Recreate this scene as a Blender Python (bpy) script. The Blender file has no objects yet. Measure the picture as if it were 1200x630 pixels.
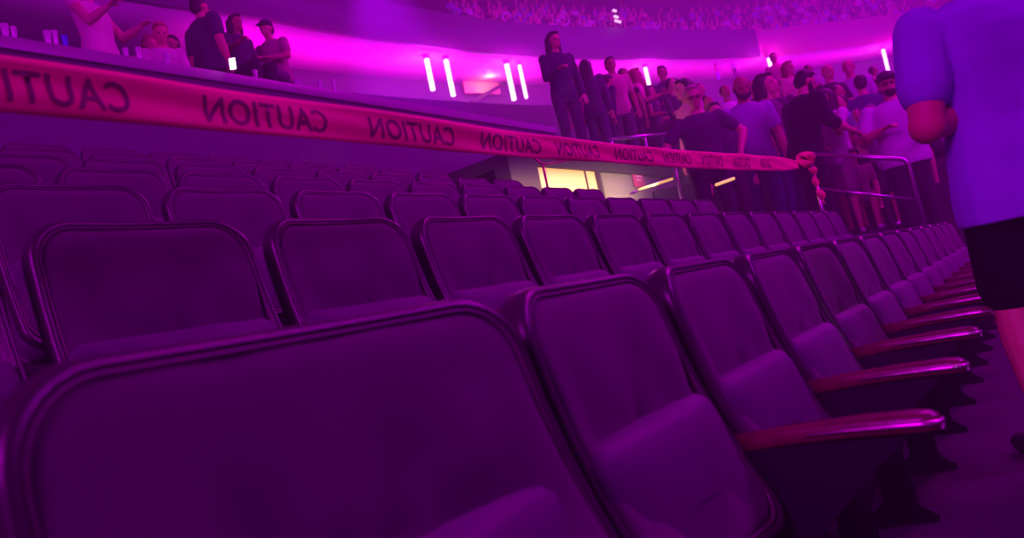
import bpy, bmesh, math, random
import numpy as np
from mathutils import Vector, Matrix, Euler, noise
random.seed(7)
PI = math.pi
SC = bpy.context.scene
COL = SC.collection

# ------------------------------------------------------------------ camera
F = 867.0                                   # focal length in pixels of the 1200 px frame
CAM = Vector((0.0, 0.0, 0.81))              # eye point, just in front of the nearest seat row
_D = Vector((615, 72, -F)).normalized()     # the direction of the rows (world +Y) in camera axes
_U = _D.cross(Vector((0, 315 - 374.0, -F))).normalized()
if _U.y < 0: _U = -_U
_X = _D.cross(_U)
ROT = Matrix((_X, _D, _U))                  # world = ROT @ camera
cam_data = bpy.data.cameras.new('camera')
cam_data.sensor_width = 36.0
cam_data.lens = F / 1200 * 36
cam_data.clip_start = 0.02
cam_data.dof.use_dof = True
cam_data.dof.focus_distance = 4.5
cam_data.dof.aperture_fstop = 4.0
cam = bpy.data.objects.new('camera', cam_data)
cam.matrix_world = Matrix.Translation(CAM) @ ROT.to_4x4()
COL.objects.link(cam); SC.camera = cam

# ------------------------------------------------------------------ colour management, world, lights
SC.view_settings.view_transform = 'Standard'
SC.view_settings.look = 'None'
SC.view_settings.gamma = 1.0
SC.view_settings.use_curve_mapping = False
SC.view_settings.exposure = 0.0
SC.cycles.max_bounces = 6
SC.cycles.volume_bounces = 1
SC.cycles.use_denoising = True

world = bpy.data.worlds.new('arena_dark'); SC.world = world
world.use_nodes = True
world.node_tree.nodes['Background'].inputs[0].default_value = (0.35, 0.0, 0.75, 1)
world.node_tree.nodes['Background'].inputs[1].default_value = 0.02

def aim(o, tgt):
    o.rotation_euler = (Vector(tgt) - o.location).to_track_quat('-Z', 'Y').to_euler()
def area(name, loc, tgt, size, power, color):
    d = bpy.data.lights.new(name, 'AREA'); d.shape = 'DISK'; d.size = size; d.energy = power; d.color = color
    o = bpy.data.objects.new(name, d); o.location = loc; COL.objects.link(o); aim(o, tgt); return o
def point(name, loc, power, color, r=0.3):
    d = bpy.data.lights.new(name, 'POINT'); d.energy = power; d.color = color; d.shadow_soft_size = r
    o = bpy.data.objects.new(name, d); o.location = loc; COL.objects.link(o); return o
def spot(name, loc, tgt, power, color, ang, blend=0.3, r=0.1):
    d = bpy.data.lights.new(name, 'SPOT'); d.energy = power; d.color = color; d.spot_size = math.radians(ang)
    d.spot_blend = blend; d.shadow_soft_size = r
    o = bpy.data.objects.new(name, d); o.location = loc; COL.objects.link(o); aim(o, tgt); return o
MAG = (0.80, 0.0, 1.0)
area('stage_wash', (5.5, 6.6, 7.0), (-3.0, 6.2, 1.2), 3, 500, (0.68, 0.0, 1.0))
area('rig_back_wash', (-0.3, -9, 7), (-1.5, 5, 1.5), 4, 980, (0.80, 0.0, 1.0))
area('rig_house_wash', (2, 16, 14), (-6, 12, 2), 6, 1500, (0.95, 0.0, 0.95))
area('rig_bowl_wash', (6, 22, 13), (-10, 36, 11), 6, 6500, (0.56, 0.0, 1.0))
spot('aisle_light', (1.3, -0.9, 1.5), (-0.2, 2.6, 0.5), 10, (0.9, 0.6, 1.0), 20, 0.6, 0.04)
spot('wall_spot', (-3.0, 33, 7), (-6.6, 44.2, 9.6), 1500, (0.22, 0.0, 1.0), 40, 0.8, 0.3)
spot('stage_beam', (-16, 18, 15), (-8.7, 10.2, 3.5), 40000, (0.45, 0.0, 1.0), 15, 0.8)

# ------------------------------------------------------------------ materials
MATS = {}
def mat(name, color, rough=0.6, metal=0.0, spec=0.5, noise_amt=0.0, noise_scale=20, bump=0.0, bump_scale=200, emit=None, estr=0.0, sheen=0.0, coat=0.0):
    if name in MATS: return MATS[name]
    m = bpy.data.materials.new(name); m.use_nodes = True
    nt = m.node_tree; b = nt.nodes['Principled BSDF']
    b.inputs['Base Color'].default_value = (*color, 1)
    b.inputs['Roughness'].default_value = rough
    b.inputs['Metallic'].default_value = metal
    b.inputs['Specular IOR Level'].default_value = spec
    if sheen: b.inputs['Sheen Weight'].default_value = sheen
    if coat: b.inputs['Coat Weight'].default_value = coat
    tc = nt.nodes.new('ShaderNodeTexCoord')
    if noise_amt:
        n = nt.nodes.new('ShaderNodeTexNoise'); n.inputs['Scale'].default_value = noise_scale; n.inputs['Detail'].default_value = 4
        nt.links.new(tc.outputs['Object'], n.inputs['Vector'])
        r = nt.nodes.new('ShaderNodeMapRange'); r.inputs[3].default_value = 1 - noise_amt; r.inputs[4].default_value = 1 + noise_amt
        nt.links.new(n.outputs['Fac'], r.inputs[0])
        mx = nt.nodes.new('ShaderNodeVectorMath'); mx.operation = 'SCALE'; mx.inputs[0].default_value = color
        nt.links.new(r.outputs[0], mx.inputs['Scale']); nt.links.new(mx.outputs[0], b.inputs['Base Color'])
    if bump:
        n2 = nt.nodes.new('ShaderNodeTexNoise'); n2.inputs['Scale'].default_value = bump_scale; n2.inputs['Detail'].default_value = 3
        nt.links.new(tc.outputs['Object'], n2.inputs['Vector'])
        bp = nt.nodes.new('ShaderNodeBump'); bp.inputs['Strength'].default_value = bump; bp.inputs['Distance'].default_value = 0.01
        nt.links.new(n2.outputs['Fac'], bp.inputs['Height']); nt.links.new(bp.outputs[0], b.inputs['Normal'])
    if emit:
        b.inputs['Emission Color'].default_value = (*emit, 1); b.inputs['Emission Strength'].default_value = estr
    MATS[name] = m; return m

# ------------------------------------------------------------------ object helpers
def link_mesh(name, me, parent=None, m=None, smooth=True):
    if m is not None:
        me.materials.clear()
        for q in (m if isinstance(m, (list, tuple)) else [m]): me.materials.append(q)
    if smooth and len(me.polygons): me.polygons.foreach_set('use_smooth', [True] * len(me.polygons))
    o = bpy.data.objects.new(name, me); COL.objects.link(o)
    if parent: o.parent = parent
    return o
def obj(name, bm, m, parent=None, smooth=True, sharp=None):
    bmesh.ops.recalc_face_normals(bm, faces=bm.faces)
    if sharp:
        for e in bm.edges:
            if len(e.link_faces) == 2 and e.calc_face_angle(0) > math.radians(sharp): e.smooth = False
    me = bpy.data.meshes.new(name); bm.to_mesh(me); bm.free()
    return link_mesh(name, me, parent, m, smooth)
def tag(o, label=None, cat=None, group=None, kind=None):
    if label: o['label'] = label
    if cat: o['category'] = cat
    if group: o['group'] = group
    if kind: o['kind'] = kind
    return o
def empty(name, loc=(0, 0, 0), rz=0, label=None, cat=None, group=None):
    o = bpy.data.objects.new(name, None); o.empty_display_size = 0.1
    o.location = loc; o.rotation_euler = (0, 0, rz); COL.objects.link(o)
    return tag(o, label, cat, group)
def copy_tree(o, parent=None):
    c = o.copy(); COL.objects.link(c)
    if parent: c.parent = parent
    for ch in o.children: copy_tree(ch, c)
    return c
def box(bm, x0, x1, y0, y1, z0, z1, bev=0.0, M=None):
    vs = [bm.verts.new((x, y, z)) for x in (x0, x1) for y in (y0, y1) for z in (z0, z1)]
    fs = [(0, 1, 3, 2), (4, 6, 7, 5), (0, 4, 5, 1), (2, 3, 7, 6), (0, 2, 6, 4), (1, 5, 7, 3)]
    ff = [bm.faces.new([vs[i] for i in f]) for f in fs]
    if bev:
        es = list({e for f in ff for e in f.edges})
        r = bmesh.ops.bevel(bm, geom=es, offset=bev, segments=3, affect='EDGES', profile=0.5)
        vs = list({v for f in r['faces'] for v in f.verts} | {v for v in vs if v.is_valid})
    if M is not None:
        for v in vs: v.co = M @ v.co
    return vs
def tube(bm, pts, r, seg=10, cap=True):
    pts = [Vector(p) for p in pts]; n = len(pts)
    rr = r if isinstance(r, (list, tuple)) else [r] * n
    t0 = (pts[1] - pts[0]).normalized()
    nrm = t0.orthogonal().normalized(); rings = []
    for i, p in enumerate(pts):
        t = (pts[min(i + 1, n - 1)] - pts[max(i - 1, 0)]).normalized()
        nrm = (nrm - t * nrm.dot(t)).normalized(); b = t.cross(nrm)
        rings.append([bm.verts.new(p + (nrm * math.cos(a) + b * math.sin(a)) * rr[i]) for a in [2 * PI * k / seg for k in range(seg)]])
    for a, b in zip(rings, rings[1:]):
        for k in range(seg): bm.faces.new((a[k], a[(k + 1) % seg], b[(k + 1) % seg], b[k]))
    if cap: bm.faces.new(rings[0][::-1]); bm.faces.new(rings[-1])
def lathe(bm, prof, seg=14, loc=(0, 0, 0)):
    rings = []
    for r, z in prof:
        rings.append([bm.verts.new((loc[0] + r * math.cos(2 * PI * k / seg), loc[1] + r * math.sin(2 * PI * k / seg), loc[2] + z)) for k in range(seg)])
    for a, b in zip(rings, rings[1:]):
        for k in range(seg): bm.faces.new((a[k], a[(k + 1) % seg], b[(k + 1) % seg], b[k]))
    bm.faces.new(rings[0][::-1]); bm.faces.new(rings[-1])
def smooth_path(pts, n=8):
    pts = [Vector(p) for p in pts]; out = []
    P = [pts[0] * 2 - pts[1]] + pts + [pts[-1] * 2 - pts[-2]]
    for i in range(1, len(P) - 2):
        for k in range(n):
            t = k / n; a, b, c, d = P[i - 1:i + 3]
            out.append(0.5 * ((2 * b) + (c - a) * t + (2 * a - 5 * b + 4 * c - d) * t * t + (3 * b - a - 3 * c + d) * t ** 3))
    out.append(pts[-1]); return out
def at(px, py, d):
    """the point seen at pixel (px, py) at depth d (used to read real positions off the photograph)"""
    return CAM + ROT @ (Vector(((px - 600) / F, -(py - 315) / F, -1)) * d)

# ------------------------------------------------------------------ material palette
concrete = mat('dark_concrete', (0.038, 0.034, 0.042), 0.85, noise_amt=0.35, noise_scale=6, bump=0.2, bump_scale=60)
step_edge = mat('step_nosing', (0.16, 0.16, 0.17), 0.5)
deck_m = mat('black_painted_concrete', (0.025, 0.025, 0.03), 0.8)
wall_dark = mat('dark_painted_wall', (0.10, 0.08, 0.14), 0.7, noise_amt=0.15, noise_scale=1.5)
soffit_m = mat('white_soffit', (0.75, 0.7, 0.75), 0.6, noise_amt=0.05, noise_scale=1)
fascia_m = mat('dark_fascia', (0.15, 0.14, 0.19), 0.6, noise_amt=0.06, noise_scale=2)
fascia2_m = mat('pale_fascia', (0.7, 0.5, 0.38), 0.6, noise_amt=0.06, noise_scale=2)
shell_m = mat('seat_shell_plastic', (0.05, 0.04, 0.05), 0.3, spec=0.5, bump=0.08, bump_scale=500)
fabric_m = mat('seat_fabric', (0.086, 0.07, 0.09), 0.75, spec=0.3, noise_amt=0.25, noise_scale=9, bump=0.25, bump_scale=420, sheen=0.25)
pan_m = mat('seat_pan_fabric', (0.078, 0.06, 0.10), 0.6, spec=0.4, noise_amt=0.2, noise_scale=12, bump=0.15, bump_scale=300, sheen=0.2)
pipe_m = mat('seat_piping', (0.11, 0.08, 0.10), 0.4)
arm_m = mat('armrest_paint', (0.17, 0.02, 0.055), 0.3, spec=0.7, noise_amt=0.4, noise_scale=30, bump=0.1, bump_scale=120)
glint_m = mat('armrest_edge_glint', (0.95, 0.85, 0.8), 0.3, metal=0.8, noise_amt=0.5, noise_scale=90)  # pale metal colour that carries the glint along the armrest edge
iron_m = mat('cast_iron', (0.008, 0.008, 0.014), 0.5, spec=0.4, noise_amt=0.2, noise_scale=20)
plate_m = mat('pale_plate', (0.6, 0.6, 0.62), 0.4)
steel_m = mat('brushed_steel', (0.55, 0.52, 0.6), 0.28, metal=0.9)

# ------------------------------------------------------------------ haze in the air
hz = bpy.data.materials.new('stage_haze'); hz.use_nodes = True
nt = hz.node_tree; nt.nodes.remove(nt.nodes['Principled BSDF'])
vs_ = nt.nodes.new('ShaderNodeVolumeScatter'); vs_.inputs['Density'].default_value = 0.016; vs_.inputs['Anisotropy'].default_value = 0.25
vs_.inputs['Color'].default_value = (0.9, 0.9, 0.9, 1)
nt.links.new(vs_.outputs[0], nt.nodes['Material Output'].inputs['Volume'])
bm = bmesh.new(); box(bm, -26, 12, -12, 54, -0.9, 17.5)
haze = obj('haze', bm, hz, smooth=False); tag(haze, 'thin theatrical haze hanging in the arena air', 'haze', kind='stuff')
haze.display_type = 'WIRE'

# ------------------------------------------------------------------ the seating block under the rows
RISER, TREAD, L0 = 0.315, 0.82, 0.67
def struct(name, bm, m, smooth=False): return tag(obj(name, bm, m, smooth=smooth), kind='structure')
bm = bmesh.new()
ends = [16, 7.5, 7.3, 6.7, 6.3, 6.3, 6.3, 6.3]
box(bm, -0.8, 9.0, -6, 30, -0.4, 0.0)                    # floor in front of the nearest row
for n in range(1, 8):
    x1 = -(L0 + TREAD * (n - 1)) - 0.13; x0 = x1 - TREAD if n < 7 else -7.0
    box(bm, x0, x1, -6, 7.5 if n < 4 else 6.4, -0.4, RISER * n)
    box(bm, x1 - 0.03, x1 + 0.012, -6, 7.5 if n < 4 else 6.4, RISER * n - 0.03, RISER * n + 0.004)
struct('floor', bm, concrete)
# aisle stair and the terraces of the neighbouring section, turned with the bowl
bm = bmesh.new()
for n in range(1, 5):
    x1 = -(L0 + TREAD * (n - 1)) - 0.13
    for h in (0, 1): box(bm, -4.3, x1 + 0.0 - 0.41 * h, 7.5, 8.6, -0.4, RISER * (n - 1) + RISER * 0.5 * (h + 1))
struct('floor_aisle_stair', bm, concrete)
NV = Vector((-0.6, 0.8, 0)); TV = Vector((0.8, 0.6, 0)); N0 = Vector((0, 8.0, 0))
def terrace_z(x, y):
    n = (Vector((x, y, 0)) - N0).dot(NV)
    return 0.315 * (math.floor(n / 0.82) + 1) + 0.3
bm = bmesh.new()
Mt = Matrix((( TV.x, NV.x, 0, 0), (TV.y, NV.y, 0, 8.0), (0, 0, 1, 0), (0, 0, 0, 1)))
for k in range(0, 13):
    n0 = k * 0.82
    z = 0.315 * (k + 1) + 0.3
    box(bm, -1.4 if k == 0 else -2.3, 9, n0, n0 + 0.82, -0.4, z, M=Mt)
struct('floor_terrace', bm, concrete)
# raised deck with people, open below towards the lit passage
bm = bmesh.new()
box(bm, -8.6, -4.3, 6.4, 15, 2.42, 2.55)
struct('floor_deck', bm, concrete)
# far seating slope up to the concourse
ring_pts = [(-17.6, -9), (-18.0, -1), (-18.05, 5), (-17.9, 10.6), (-17.3, 14.1), (-17.0, 17.2), (-16.4, 20.8), (-15.5, 24.9), (-13.9, 29.2), (-11.8, 34.0), (-9.5, 38.5), (-7.6, 41.0), (-3.7, 45.6), (-1.5, 47.6), (3, 50), (8, 51.5)]
ring = smooth_path([(x, y, 0) for x, y in ring_pts], 4)
def sweep(bm, prof, pts):
    rows = []; n = len(pts)
    for i, p in enumerate(pts):
        t = (pts[min(i + 1, n - 1)] - pts[max(i - 1, 0)]).normalized()
        out = Vector((-t.y, t.x, 0))
        rows.append([bm.verts.new(p + out * o + Vector((0, 0, z))) for o, z in prof])
    m = len(prof)
    for a, b in zip(rows, rows[1:]):
        for k in range(m): bm.faces.new((a[k], a[(k + 1) % m], b[(k + 1) % m], b[k]))
    bm.faces.new(rows[0][::-1]); bm.faces.new(rows[-1])
    return rows
def ring_frame(s):
    """point and outward normal at arc length s along the ring"""
    acc = 0
    for a, b in zip(ring, ring[1:]):
        l = (b - a).length
        if acc + l >= s:
            t = (b - a) / l; return a + t * (s - acc), Vector((-t.y, t.x, 0)), t
        acc += l
    t = (ring[-1] - ring[-2]).normalized(); return ring[-1], Vector((-t.y, t.x, 0)), t
bm = bmesh.new()
prof = [(-8.5, 0.5), (-8.5, 3.0)]
for k in range(9): prof += [(-8.5 + 0.85 * (k + 1), 3.0 + 0.36 * k), (-8.5 + 0.85 * (k + 1), 3.0 + 0.36 * (k + 1))]
prof += [(-0.2, 6.3), (3.2, 6.3), (3.2, 5.9), (-0.2, 0.5)]
sweep(bm, prof, ring); struct('floor_far_bowl', bm, concrete)
bm = bmesh.new(); sweep(bm, [(-0.95, 6.24), (-0.95, 7.3), (-0.8, 7.3), (-0.8, 6.24)], ring); struct('wall_concourse_parapet', bm, wall_dark)
bm = bmesh.new(); sweep(bm, [(3.0, 6.3), (3.0, 11.2), (3.25, 11.2), (3.25, 6.3)], ring); struct('wall_concourse', bm, wall_dark)
bm = bmesh.new(); sweep(bm, [(0.1, 11.2), (0.1, 11.45), (3.25, 11.45), (3.25, 11.2)], ring); struct('ceiling_concourse', bm, soffit_m, True)
isp = min(range(len(ring)), key=lambda i: (ring[i] - Vector((-9.5, 38.5, 0))).length)
bm = bmesh.new(); sweep(bm, [(-0.1, 11.2), (-0.1, 12.62), (0.1, 12.68), (0.1, 11.2)], ring[:isp + 1]); struct('trim_dark_fascia', bm, fascia_m, True)
bm = bmesh.new(); sweep(bm, [(0.1, 11.16), (0.02, 12.62), (0.2, 12.68), (0.22, 11.2)], ring[isp - 1:]); struct('trim_pale_fascia', bm, fascia2_m, True)
bm = bmesh.new()
prof = [(0.15, 11.5), (0.15, 12.2)]
for k in range(7): prof += [(0.2 + 0.85 * (k + 1), 12.2 + 0.66 * k), (0.2 + 0.85 * (k + 1), 12.2 + 0.66 * (k + 1))]
prof += [(7.5, 16.82), (7.5, 11.5)]
sweep(bm, prof, ring); struct('floor_upper_deck', bm, deck_m)
bm = bmesh.new(); sweep(bm, [(7.5, 11.5), (7.5, 17.4), (7.8, 17.4), (7.8, 11.5)], ring); struct('wall_upper_deck', bm, wall_dark)

pk = [i for i, p in enumerate(ring) if 14 < p.y < 33]
bm = bmesh.new(); sweep(bm, [(-0.5, 6.3), (-0.5, 8.95), (-0.35, 8.95), (-0.35, 6.3)], [ring[i] for i in pk]); struct('wall_bar_partition', bm, deck_m)
# wall and drink ledge above the last row
ledge_m = mat('ledge_laminate', (0.30, 0.22, 0.32), 0.35, noise_amt=0.1, noise_scale=5)
under_m = mat('ledge_front', (0.06, 0.05, 0.07), 0.6)
bm = bmesh.new(); box(bm, -7.2, -7.0, -3, 12, 0, 3.93); struct('wall_suite_front', bm, wall_dark)
root = empty('drink_ledge', (-7.1, 4.5, 3.93), 0, 'long dark drink ledge above the last seat row', 'ledge')
bm = bmesh.new(); box(bm, -0.26, 0.25, -7.5, 7.5, 0.12, 0.245, 0.012); obj('ledge_top', bm, ledge_m, root, sharp=40)
bm = bmesh.new(); box(bm, 0.13, 0.22, -7.5, 7.5, 0.0, 0.12); obj('ledge_front', bm, under_m, root, smooth=False)
bm = bmesh.new(); box(bm, -9.4, -7.2, -3, 12, 2.2, 3.5); struct('floor_suite', bm, concrete)

# ------------------------------------------------------------------ lit passage below the deck
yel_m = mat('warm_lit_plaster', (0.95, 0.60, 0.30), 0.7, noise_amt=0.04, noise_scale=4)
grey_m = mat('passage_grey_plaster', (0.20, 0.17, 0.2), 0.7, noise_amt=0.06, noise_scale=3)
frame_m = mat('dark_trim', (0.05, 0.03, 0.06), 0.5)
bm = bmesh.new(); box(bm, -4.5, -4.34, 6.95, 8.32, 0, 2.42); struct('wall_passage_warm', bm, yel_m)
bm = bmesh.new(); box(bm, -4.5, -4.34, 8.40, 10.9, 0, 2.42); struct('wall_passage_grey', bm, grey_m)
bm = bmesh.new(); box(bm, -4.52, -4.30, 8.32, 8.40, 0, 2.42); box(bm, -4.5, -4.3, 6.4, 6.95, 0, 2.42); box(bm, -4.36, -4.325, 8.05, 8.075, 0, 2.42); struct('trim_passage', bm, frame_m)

# ------------------------------------------------------------------ arena seats
def rrect(wt, wb, z0, z1, r, inset, seg=7):
    """rounded, slightly tapered outline in (y, z), inset by a distance"""
    pts = []
    z0 += inset; z1 -= inset; wt = wt / 2 - inset; wb = wb / 2 - inset; rr = max(r - inset, 0.004)
    rb = max(0.05 - inset, 0.004)
    for (cy, cz, a0, q) in ((wt - rr, z1 - rr, 0, rr), (-wt + rr, z1 - rr, PI / 2, rr), (-wb + rb, z0 + rb, PI, rb), (wb - rb, z0 + rb, 1.5 * PI, rb)):
        for k in range(seg + 1):
            a = a0 + PI / 2 * k / seg; pts.append((cy + q * math.cos(a), cz + q * math.sin(a)))
    # straight sides need a few points so that the plate can bend
    out = []
    for i, p in enumerate(pts):
        q = pts[(i + 1) % len(pts)]; out.append(p)
        l = math.hypot(q[0] - p[0], q[1] - p[1])
        m = int(l / 0.06)
        for k in range(1, m): out.append((p[0] + (q[0] - p[0]) * k / m, p[1] + (q[1] - p[1]) * k / m))
    return out
def plate(bm, args, prof, bend):
    """stack of inset outlines: prof = [(inset, depth)], bend maps (y, z, depth) to the seat's frame"""
    base = rrect(*args, 0.0); N = len(base)
    wt, wb, z0, z1, r = args
    cy, cz = 0, (z0 + z1) / 2
    rings = []
    hw = max(wt, wb) / 2; hh = (z1 - z0) / 2; lim = min(hw, hh) - 0.004
    def inner(i0, dep):
        return [(i0 + (lim - i0) * k / 5, dep) for k in range(1, 6)] if i0 < lim - 0.01 else []
    prof = [q for q in prof if q[0] < lim]
    prof = inner(*prof[0])[::-1] + list(prof) + inner(*prof[-1])
    for ins, dep in prof:
        ring_ = []
        pts = rrect(wt, wb, z0, z1, r, 0.0)
        for (y, z) in pts:
            # inset by scaling about the centre, axis by axis
            ring_.append(bm.verts.new(bend(y * (hw - ins) / hw, cz + (z - cz) * (hh - ins) / hh, dep)))
        rings.append(ring_)
    for a, b in zip(rings, rings[1:]):
        for k in range(N): bm.faces.new((a[k], a[(k + 1) % N], b[(k + 1) % N], b[k]))
    bm.faces.new(rings[0][::-1]); bm.faces.new(rings[-1])

def back_bend(y, z, dep):
    """seat back: leans back towards the top, hollow across, with a soft lumbar swell"""
    v = (0.86 - z) / 0.5
    x = 0.012 + 0.165 * v - 0.03 * math.sin(max(min(v, 1), 0) * PI) + 0.055 * (y / 0.24) ** 2 * 0.55
    return Vector((x + dep, y, z))
def make_seat(name, label, group, W=0.462):
    t = empty(name, (0, 0, 0), 0, label, 'seat', group)
    hw = W / 2
    bm = bmesh.new()
    plate(bm, (W, W + 0.01, 0.36, 0.852, 0.085),
          [(0.18, -0.052), (0.10, -0.056), (0.04, -0.052), (0.014, -0.042), (0.002, -0.022), (0.0, 0.004), (0.002, 0.016), (0.008, 0.022), (0.014, 0.020), (0.018, 0.012), (0.06, 0.004), (0.10, 0.004), (0.14, 0.004), (0.18, 0.004), (0.205, 0.004), (0.215, 0.004)], back_bend)
    obj('back_shell', bm, shell_m, t)
    bm = bmesh.new()
    def pad_bend(y, z, dep):
        p = back_bend(y, z, dep)
        cr = noise.noise(Vector((y * 13, z * 5, 1.3 + W))) * (0.006 + 0.022 * max(0, min(1, (0.76 - z) / 0.14)))
        fold = 0.012 * math.exp(-((z - 0.60) / 0.035) ** 2)
        p.x += (cr - fold) * min(1, dep / 0.02) if dep > 0 else 0
        return p
    plate(bm, (W - 0.036, W - 0.03, 0.38, 0.834, 0.072),
          [(0.0, 0.006), (0.0, 0.013), (0.004, 0.019), (0.014, 0.025), (0.03, 0.029), (0.055, 0.032), (0.08, 0.034), (0.11, 0.035), (0.14, 0.035), (0.17, 0.035), (0.19, 0.035), (0.205, 0.035), (0.213, 0.035)], pad_bend)
    pad = obj('back_pad', bm, fabric_m, t)
    bm = bmesh.new()
    pts = [back_bend(y, z, 0.017) for y, z in rrect(W - 0.034, W - 0.028, 0.379, 0.835, 0.073, 0.0)]
    tube(bm, pts + pts[:2], 0.0042, 6, False); obj('piping', bm, pipe_m, pad)
    # the seat cushion, tipped up against the back
    bm = bmesh.new()
    M = Matrix.Translation((0.118, 0, 0.385)) @ Matrix.Rotation(math.radians(-7), 4, 'Y')
    def cush(y, z, dep):
        sag = 0.016 * math.cos(PI * y / 0.46) + noise.noise(Vector((y * 8, z * 4, 4))) * 0.016
        return M @ Vector((dep + (sag if dep > 0.03 else 0) - 0.05 * (z ** 2) * 2, y, z))
    plate(bm, (W - 0.012, W - 0.006, -0.06, 0.225, 0.04),
          [(0.14, -0.02), (0.05, -0.02), (0.012, -0.02), (0.0, -0.012), (0.0, 0.02), (0.006, 0.036), (0.02, 0.045), (0.05, 0.05), (0.08, 0.052), (0.11, 0.052), (0.14, 0.052)], cush)
    cu = obj('seat_cushion', bm, pan_m, t)
    return t
PITCH = 0.515
def make_arm(t, y):
    """armrest on its cast standard, at the seat's near edge"""
    bm = bmesh.new()
    # outline in plan (x forward), rounded nose
    n = 10; outl = []
    for k in range(n + 1):
        a = -PI / 2 + PI * k / n; outl.append((0.455 + 0.030 * math.cos(a) - 0.005, 0.027 * math.sin(a)))
    outl += [(0.36, 0.025), (0.24, 0.02), (0.13, 0.015), (0.13, -0.015), (0.24, -0.02), (0.36, -0.025)]
    rings = []
    for ins, dz in ((0.012, -0.017), (0.002, -0.013), (0.0, 0.0), (0.002, 0.009), (0.012, 0.015), (0.022, 0.016)):
        rings.append([bm.verts.new((x * 1.0 - (ins if x > 0.4 else 0), yy * (1 - ins / 0.03) + y, 0.515 - 0.05 * (x - 0.42) ** 2 * 4 + dz)) for x, yy in outl])
    N = len(outl)
    for a, b in zip(rings, rings[1:]):
        for k in range(N): bm.faces.new((a[k], a[(k + 1) % N], b[(k + 1) % N], b[k]))
    bm.faces.new(rings[0][::-1]); bm.faces.new(rings[-1])
    a = obj('armrest', bm, arm_m, t)
    bm = bmesh.new()     # pale strip added for the glint of light on the front edge
    pts = [(x + 0.001, yy * 1.02 + y, 0.515 - 0.2 * (x - 0.42) ** 2 - 0.001) for x, yy in
           [(0.27, -0.0262), (0.34, -0.0272), (0.41, -0.028)] + [(0.455 + 0.031 * math.cos(q) - 0.005, 0.0275 * math.sin(q)) for q in [-PI / 2 + PI * k / 8 for k in range(6)]]]
    tube(bm, pts, [0.0015, 0.003, 0.005, 0.005, 0.005, 0.004, 0.003, 0.003, 0.0015], 6)
    obj('edge_glint', bm, glint_m, a)
    bm = bmesh.new()
    side = [(0.06, 0.0), (0.27, 0.0), (0.27, 0.02), (0.22, 0.05), (0.21, 0.2), (0.26, 0.34), (0.35, 0.43), (0.41, 0.47), (0.42, 0.497), (0.14, 0.49), (0.10, 0.40), (0.14, 0.2), (0.14, 0.05), (0.10, 0.02)]
    A = [bm.verts.new((x, y - 0.014, z)) for x, z in side]; B = [bm.verts.new((x, y + 0.014, z)) for x, z in side]
    for k in range(len(side)): bm.faces.new((A[k], A[(k + 1) % len(side)], B[(k + 1) % len(side)], B[k]))
    bm.faces.new(A[::-1]); bm.faces.new(B)
    bmesh.ops.bevel(bm, geom=[e for e in bm.edges if abs(e.verts[0].co.y - e.verts[1].co.y) < 1e-5], offset=0.004, segments=2, affect='EDGES')
    st = obj('standard', bm, iron_m, t, sharp=40)
    bm = bmesh.new(); box(bm, 0.478, 0.481, y - 0.008, y + 0.008, 0.500, 0.516); obj('number_plate', bm, plate_m, st, smooth=False)

def ordinal(n):
    return ['first', 'second', 'third', 'fourth', 'fifth', 'sixth', 'seventh', 'eighth', 'ninth', 'tenth', 'eleventh', 'twelfth', 'thirteenth', 'fourteenth', 'fifteenth'][n]
rownames = ['nearest', 'second', 'third', 'fourth', 'fifth', 'sixth', 'seventh']
row_y = [[0.50] + [1.08 + PITCH * k for k in range(0, 13)],
         [0.80 + PITCH * k for k in range(-1, 13)],
         [1.56 + PITCH * k for k in range(-1, 10)],
         [5.215 + PITCH * k for k in range(-8, 2)],
         [1.60 + PITCH * k for k in range(0, 9)],
         [2.05 + PITCH * k for k in range(0, 8)],
         [2.40 + PITCH * k for k in range(0, 7)]]
proto = None; protoL = None
for r, ys in enumerate(row_y):
    for i, y in enumerate(ys):
        lab = 'dark tip-up arena seat, %s in the %s row counted from the camera' % (ordinal(i), rownames[r])
        loc = (-(L0 + TREAD * r), y, RISER * r)
        if r == 0 and i == 0:
            s = make_seat('arena_seat', lab, 'tip-up seats of the nearest row', 0.62); make_arm(s, -0.35)
            s['label'] = 'largest dark tip-up seat, at the bottom left in the nearest row'
        elif proto is None:
            s = proto = make_seat('arena_seat', lab, ''); make_arm(s, PITCH / 2)
        else:
            s = copy_tree(proto)
        s.location = loc; s['label'] = lab if not (r == 0 and i == 0) else s['label']; s['category'] = 'seat'
        s['group'] = 'tip-up seats of the %s row' % rownames[r]
        if i: s.rotation_euler = (0, 0, math.radians(random.uniform(-0.8, 0.8)))

# ------------------------------------------------------------------ hand rail at the aisle and the metal rails further on
def rail(name, label, cat, parts, group=None):
    o = empty(name, parts[0][1][0], 0, label, cat, group)
    base = Vector(parts[0][1][0])
    for pn, pts, r, m in parts:
        bm = bmesh.new(); tube(bm, [Vector(p) - base for p in pts], r, 12); obj(pn, bm, m, o)
    return o
def arc(a, b, c, r, n=6):
    """polyline a-b-c with the corner at b rounded"""
    a, b, c = Vector(a), Vector(b), Vector(c)
    p = b + (a - b).normalized() * r; q = b + (c - b).normalized() * r
    return [a] + [(p * (1 - t) + b * t) * (1 - t) + (b * (1 - t) + q * t) * t for t in [k / n for k in range(n + 1)]] + [c]
R0 = at(948, 180, 6.85); R1 = at(1064, 187, 6.55)
foot1 = Vector((R1.x, R1.y, 0.315)); foot0 = Vector((R0.x, R0.y, 0.63))
M0 = at(958, 220.5, 6.83); M1 = at(1074, 235, 6.55)
M1 = Vector((R1.x, R1.y, M1.z)); M0 = Vector((R0.x, R0.y, M0.z))
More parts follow.
